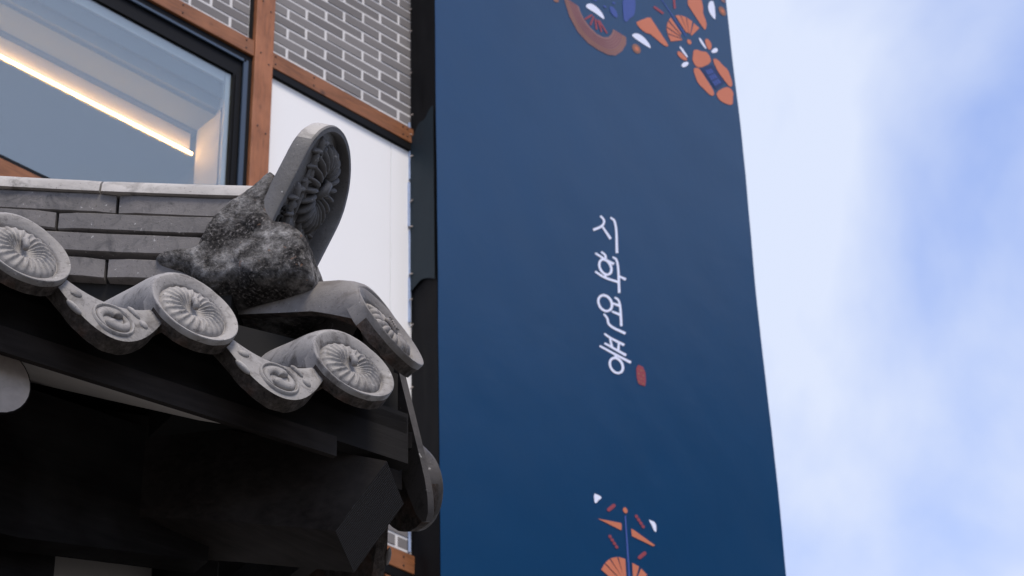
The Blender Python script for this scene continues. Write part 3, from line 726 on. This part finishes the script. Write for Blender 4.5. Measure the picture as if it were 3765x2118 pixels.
for ln in [.29] + [.33]*8:
    a, b = x - ln, x - .004; x -= ln
    bm = bmesh.new(); rings = []; k = 10
    for i in range(k+1):
        h = a + (b-a)*i/k; e = .002 if i in (0, k) else 0
        r_ = [H(h, -(.104)*math.cos(math.pi*q/14), zr(h, .4505) + (.056-e)*math.sin(math.pi*q/14)**.8) for q in range(15)]
        rings.append(r_)
    vr = loft(bm, rings, True); bm.faces.new(vr[0]); bm.faces.new(vr[-1]); gpart('ridge_cap', bm, M_cap, auto=40)

# ridge end tile: a tall round-headed plate leaning outward
LEAN = R(22.6)
TU = H(math.sin(LEAN), 0, math.cos(LEAN)); TWv = H(0, 1, 0); TN = H(math.cos(LEAN), 0, -math.sin(LEAN))
EC = H(-.272, 0, .487); ER, ED = .113, .034
def arch(r, drop, n=28):
    return [(r*math.cos(math.pi*k/n), r*math.sin(math.pi*k/n)) for k in range(n+1)] + [(-r*.985, -drop*.5), (-r*.93, -drop)] [::1] + [(r*.93, -drop), (r*.985, -drop*.5)]
def plate_pt(w, t, n_): return EC + TWv*w + TU*t + TN*n_
fl_ = lambda w: -.004 - .024*max(0, min(1, (w + ER*.95)/(1.7*ER)))
bm = bmesh.new()
rings = []
for r, d, n_ in ((ER-.003, .225, -ED), (ER, .228, -ED+.004), (ER+.0005, .228, -.004), (ER-.002, .227, 0), (ER-.010, .217, .0005), (ER-.0125, .214, -.003), (ER-.0135, .212, -.024)):
    rings.append([plate_pt(w, t, (fl_(w) if n_ < -.01 and r < ER-.01 else n_) + .0006*noise.noise(Vector((w*90, t*90, n_*60)))) for w, t in arch(r, d)])
vr = loft(bm, rings, True)
bm.faces.new(vr[0][::-1]); bm.faces.new(vr[-1])
for f in bm.faces:                                        # paler clay on the rounded top of the edge
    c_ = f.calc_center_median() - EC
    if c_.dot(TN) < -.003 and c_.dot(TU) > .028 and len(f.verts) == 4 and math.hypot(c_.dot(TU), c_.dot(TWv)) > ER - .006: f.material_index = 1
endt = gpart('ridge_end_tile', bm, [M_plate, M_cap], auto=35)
def rel(bm, w, t, ang, l, wd, hg, lift=-.024):
    d = TWv*math.cos(R(ang)) + TU*math.sin(R(ang)); q = TU*math.cos(R(ang)) - TWv*math.sin(R(ang))
    ellipsoid(bm, plate_pt(w, t, fl_(w)), (d*l, q*wd, TN*hg), 12, 8)
bm = bmesh.new()
npet = 22
for i in range(npet):                                     # large many-petalled bloom
    a = 360*i/npet; ca, sa = math.cos(R(a)), math.sin(R(a))
    rel(bm, .006 + .046*ca, .004 + .054*sa, math.degrees(math.atan2(.054*sa, .046*ca)), .030, .0072, .022)
sweep(bm, [plate_pt(-.002, -.02, -.008), plate_pt(.002, 0, .003), plate_pt(.008, .018, .001), plate_pt(.010, .028, -.012)], [.006, .009, .008, .004], 10, 1, TN)
ob = build('bloom_relief', bm, M_plate, endt, smooth=True)
bm = bmesh.new()
for i in range(14):                                       # leafy spray down the near side
    t = .055 - .165*i/13; w = -.062 - .010*math.sin(i*.8)
    rel(bm, w, t, 60 + (50 if i % 2 else -20), .019, .0055, .012)
    rel(bm, w + .016, t - .006, 100 + (25 if i % 2 else -30), .015, .0045, .010)
sweep(bm, [plate_pt(-.055 - .012*math.sin(k), .06 - .03*k, -.006) for k in range(6)], [.004]*6, 6, 1, TN)
build('spray_relief', bm, M_plate, endt, smooth=True)
bm = bmesh.new()
for i in range(5): rel(bm, .028 + .016*math.cos(R(72*i)), -.085 + .016*math.sin(R(72*i)), 72*i, .014, .010, .010)
for a in (20, 55, 95, -20): rel(bm, .055 + .02*math.cos(R(a)), -.055 + .02*math.sin(R(a)), a, .02, .0045, .008)
build('blossom_relief', bm, M_plate, endt, smooth=True)
bm = bmesh.new()
o_ = [plate_pt(-.086 + .0075*math.cos(2*math.pi*k/16), -.136 + .014*math.sin(2*math.pi*k/16), -.001) for k in range(17)]
sweep(bm, o_, [.0028]*17, 6, 1, TN)
for a, b in (((-.094, -.112), (-.080, -.096)), ((-.088, -.118), (-.074, -.100)), ((-.091, -.104), (-.080, -.110))): sweep(bm, [plate_pt(*a, -.001), plate_pt(*b, -.001)], [.0028, .0028], 6, 1, TN)
build('raised_letters', bm, M_joint, endt, smooth=True)

# lichen-dark mortar packed round the ridge end
bm = bmesh.new()
def pillow(poly, off, wm, wa, wb, n=9):
    """outline in the hip plane swelled across the hip between wa and wb"""
    ch = sum(q[0] for q in poly)/len(poly); cz = sum(q[1] for q in poly)/len(poly); rings = []
    for k in range(n+1):
        u = -1 + 2*k/n; w = (wa+wb)/2 + (wb-wa)/2*math.sin(u*math.pi/2); e = max(.86, (1 - .9*abs(math.sin(u*math.pi/2))**8)**.5)
        rings.append([H(ch + (a-ch)*e, w, cz + (b-cz)*e) for a, b in poly])
    vr = loft(bm, rings, True); bm.faces.new(vr[0][::-1]); bm.faces.new(vr[-1])
PA = [(-.367, .440), (-.409, .418), (-.428, .394), (-.448, .370), (-.462, .320), (-.495, .300), (-.475, .255), (-.445, .232), (-.405, .226), (-.30, .216), (-.295, .215), (-.302, .27), (-.307, .326), (-.326, .359), (-.330, .384), (-.322, .423), (-.325, .480), (-.345, .468)]
PB = [(-.318, .352), (-.296, .342), (-.280, .327), (-.264, .290), (-.256, .228), (-.264, .214), (-.37, .222), (-.39, .27), (-.37, .31)]
pillow(PA, 0, 0, -.113, .10); pillow(PB, 0, 0, -.126, .035)
ellipsoid(bm, H(-.36, -.085, .285), (H(.06, 0, .01), H(0, .040, 0), Vector((0, 0, .055))), 20, 12)
ellipsoid(bm, H(-.352, -.100, .345), (H(.022, 0, 0), H(0, .030, 0), Vector((0, 0, .022))), 20, 12)
ellipsoid(bm, H(-.485, -.092, .300), (H(.05, 0, -.008), H(0, .026, 0), Vector((0, 0, .024))), 20, 12)
mo = gpart('ridge_mortar', bm, M_mortar, smooth=True)
rm = mo.modifiers.new('r', 'REMESH'); rm.mode = 'VOXEL'; rm.voxel_size = .0045; rm.use_smooth_shade = True
sm_ = mo.modifiers.new('s', 'SMOOTH'); sm_.factor = .5; sm_.iterations = 70
for nm, sz, st in (('lumps', .05, .007), ('grit', .010, .003)):
    tx = bpy.data.textures.new(nm, 'CLOUDS'); tx.noise_scale = sz; tx.noise_depth = 3
    dm = mo.modifiers.new(nm, 'DISPLACE'); dm.texture = tx; dm.strength = st; dm.mid_level = .5; dm.texture_coords = 'LOCAL'

# roof deck under the tiles
bm = bmesh.new()
def deck(pts):
    prism(bm, [Vector(p) for p in pts], (0, 0, .03))
k_ = 3.0
f = lambda y: SLOPE*y - .06
deck([(-.10, .07, f(.07)), (-.10 - k_, .07, f(.07)), (-k_, k_*.9, f(k_*.9)), (-k_*.9, k_*.9, f(k_*.9))][::1])
deck([(-.07, .10, f(.07)), (-.07, .10 + k_, f(.07)), (-k_*.9, k_, f(k_*.9)), (-k_*.9, k_*.9, f(k_*.9))])
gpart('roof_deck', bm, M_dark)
# eave boards, front and side
def eboard(name, y0, y1, z0, z1, x0, x1, m, rise=.03):
    bm = bmesh.new(); p = [(x0, y0, z0 - rise), (x1, y0, z0), (x1, y0, z1), (x0, y0, z1 - rise*.5)]
    prism(bm, p, (0, y1-y0, 0)); return gpart(name, bm, m)
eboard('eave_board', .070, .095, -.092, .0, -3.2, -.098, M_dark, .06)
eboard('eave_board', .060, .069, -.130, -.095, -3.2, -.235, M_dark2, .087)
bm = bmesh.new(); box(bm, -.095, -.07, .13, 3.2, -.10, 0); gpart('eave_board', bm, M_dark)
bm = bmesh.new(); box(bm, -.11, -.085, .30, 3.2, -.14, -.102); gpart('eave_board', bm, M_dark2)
# plastered soffit between the rafters
bm = bmesh.new(); prism(bm, [(-.40, .0695, -.1295), (-3.2, .0695, -.211), (-3.2, 1.4, .561), (-1.55, 1.4, .609), (-.42, .16, -.077)], (0, 0, .02)); gpart('plaster_soffit', bm, M_plaster)
# rafters with bare round ends
for k in range(5):
    bm = bmesh.new(); a = Vector((0, 1, .50)).normalized(); q = Vector((0, -a.z, a.y)); n = 28; rr = []
    for s_, r_ in ((0, .054), (.003, .057), (1.3, .057)):
        rr.append([Vector((-.778 - .30*k, .10, -.165)) + (Vector((0, 0, 1)) if s_ < .01 else q)*r_*math.sin(2*math.pi*i/n) + Vector((r_*math.cos(2*math.pi*i/n), 0, 0)) + a*s_ for i in range(n)])
    vr = loft(bm, rr, True); f_ = bm.faces.new(vr[0]); f_.material_index = 1
    gpart('rafter', bm, [M_dark, M_rafter_end], auto=40)
# corner rafter running out along the hip
bm = bmesh.new(); hw = .066
side = [(-.222, -.226), (-.143, -.112), (-.46, .0), (-.80, .10), (-1.6, .42), (-1.6, .12), (-.80, -.115), (-.41, -.185)]
a = [bm.verts.new(H(h, -hw, z)) for h, z in side]; b = [bm.verts.new(H(h, hw, z)) for h, z in side]
bm.faces.new(a); bm.faces.new(b[::-1])
for i in range(len(a)):
    f_ = bm.faces.new((a[i], b[i], b[(i+1) % len(a)], a[(i+1) % len(a)])); f_.material_index = 1 if i == 0 else 0
gpart('corner_rafter', bm, [M_dark2, M_groove])
# posts, lintel, plastered wall and sill beam of the gate
def gbox(name, x0, x1, y0, y1, z0, z1, m, bev=.004):
    bm = bmesh.new(); box(bm, x0, x1, y0, y1, z0, z1, bev=bev); return gpart(name, bm, m)
M_wallp = plain('grey_limewash', (.30, .275, .25), .9, .1, .1, 14)
gbox('plaster_wall', -2.7, -.337, .44, .50, -2.2, -.10, M_wallp)
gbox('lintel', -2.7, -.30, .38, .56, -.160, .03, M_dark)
bm = bmesh.new(); prism(bm, [(-.62, .33, -.262), (-.30, .33, -.205), (-.30, .33, .0), (-2.6, .33, .0), (-2.6, .33, -.30), (-.9, .33, -.28)], (0, .045, 0)); gpart('bracket_board', bm, M_dark)
gbox('gate_post', -.70, -.523, .40, .55, -ZK, -.15, M_dark)
gbox('gate_post', -.336, -.24, .40, .55, -ZK, -.15, M_dark)
gbox('gate_post', -2.7, -2.55, .40, .55, -ZK, -.15, M_dark)
gbox('beam_end', -.90, -.742, .14, .62, -.62, -.272, M_dark2)
gbox('sill_beam', -2.55, -.70, .41, .54, -2.3, -2.201, M_dark)
for k in range(2): gbox('door_leaf', -2.54 + .92*k, -1.63 + .92*k, .51, .55, -ZK+.05, -2.31, M_dark2)
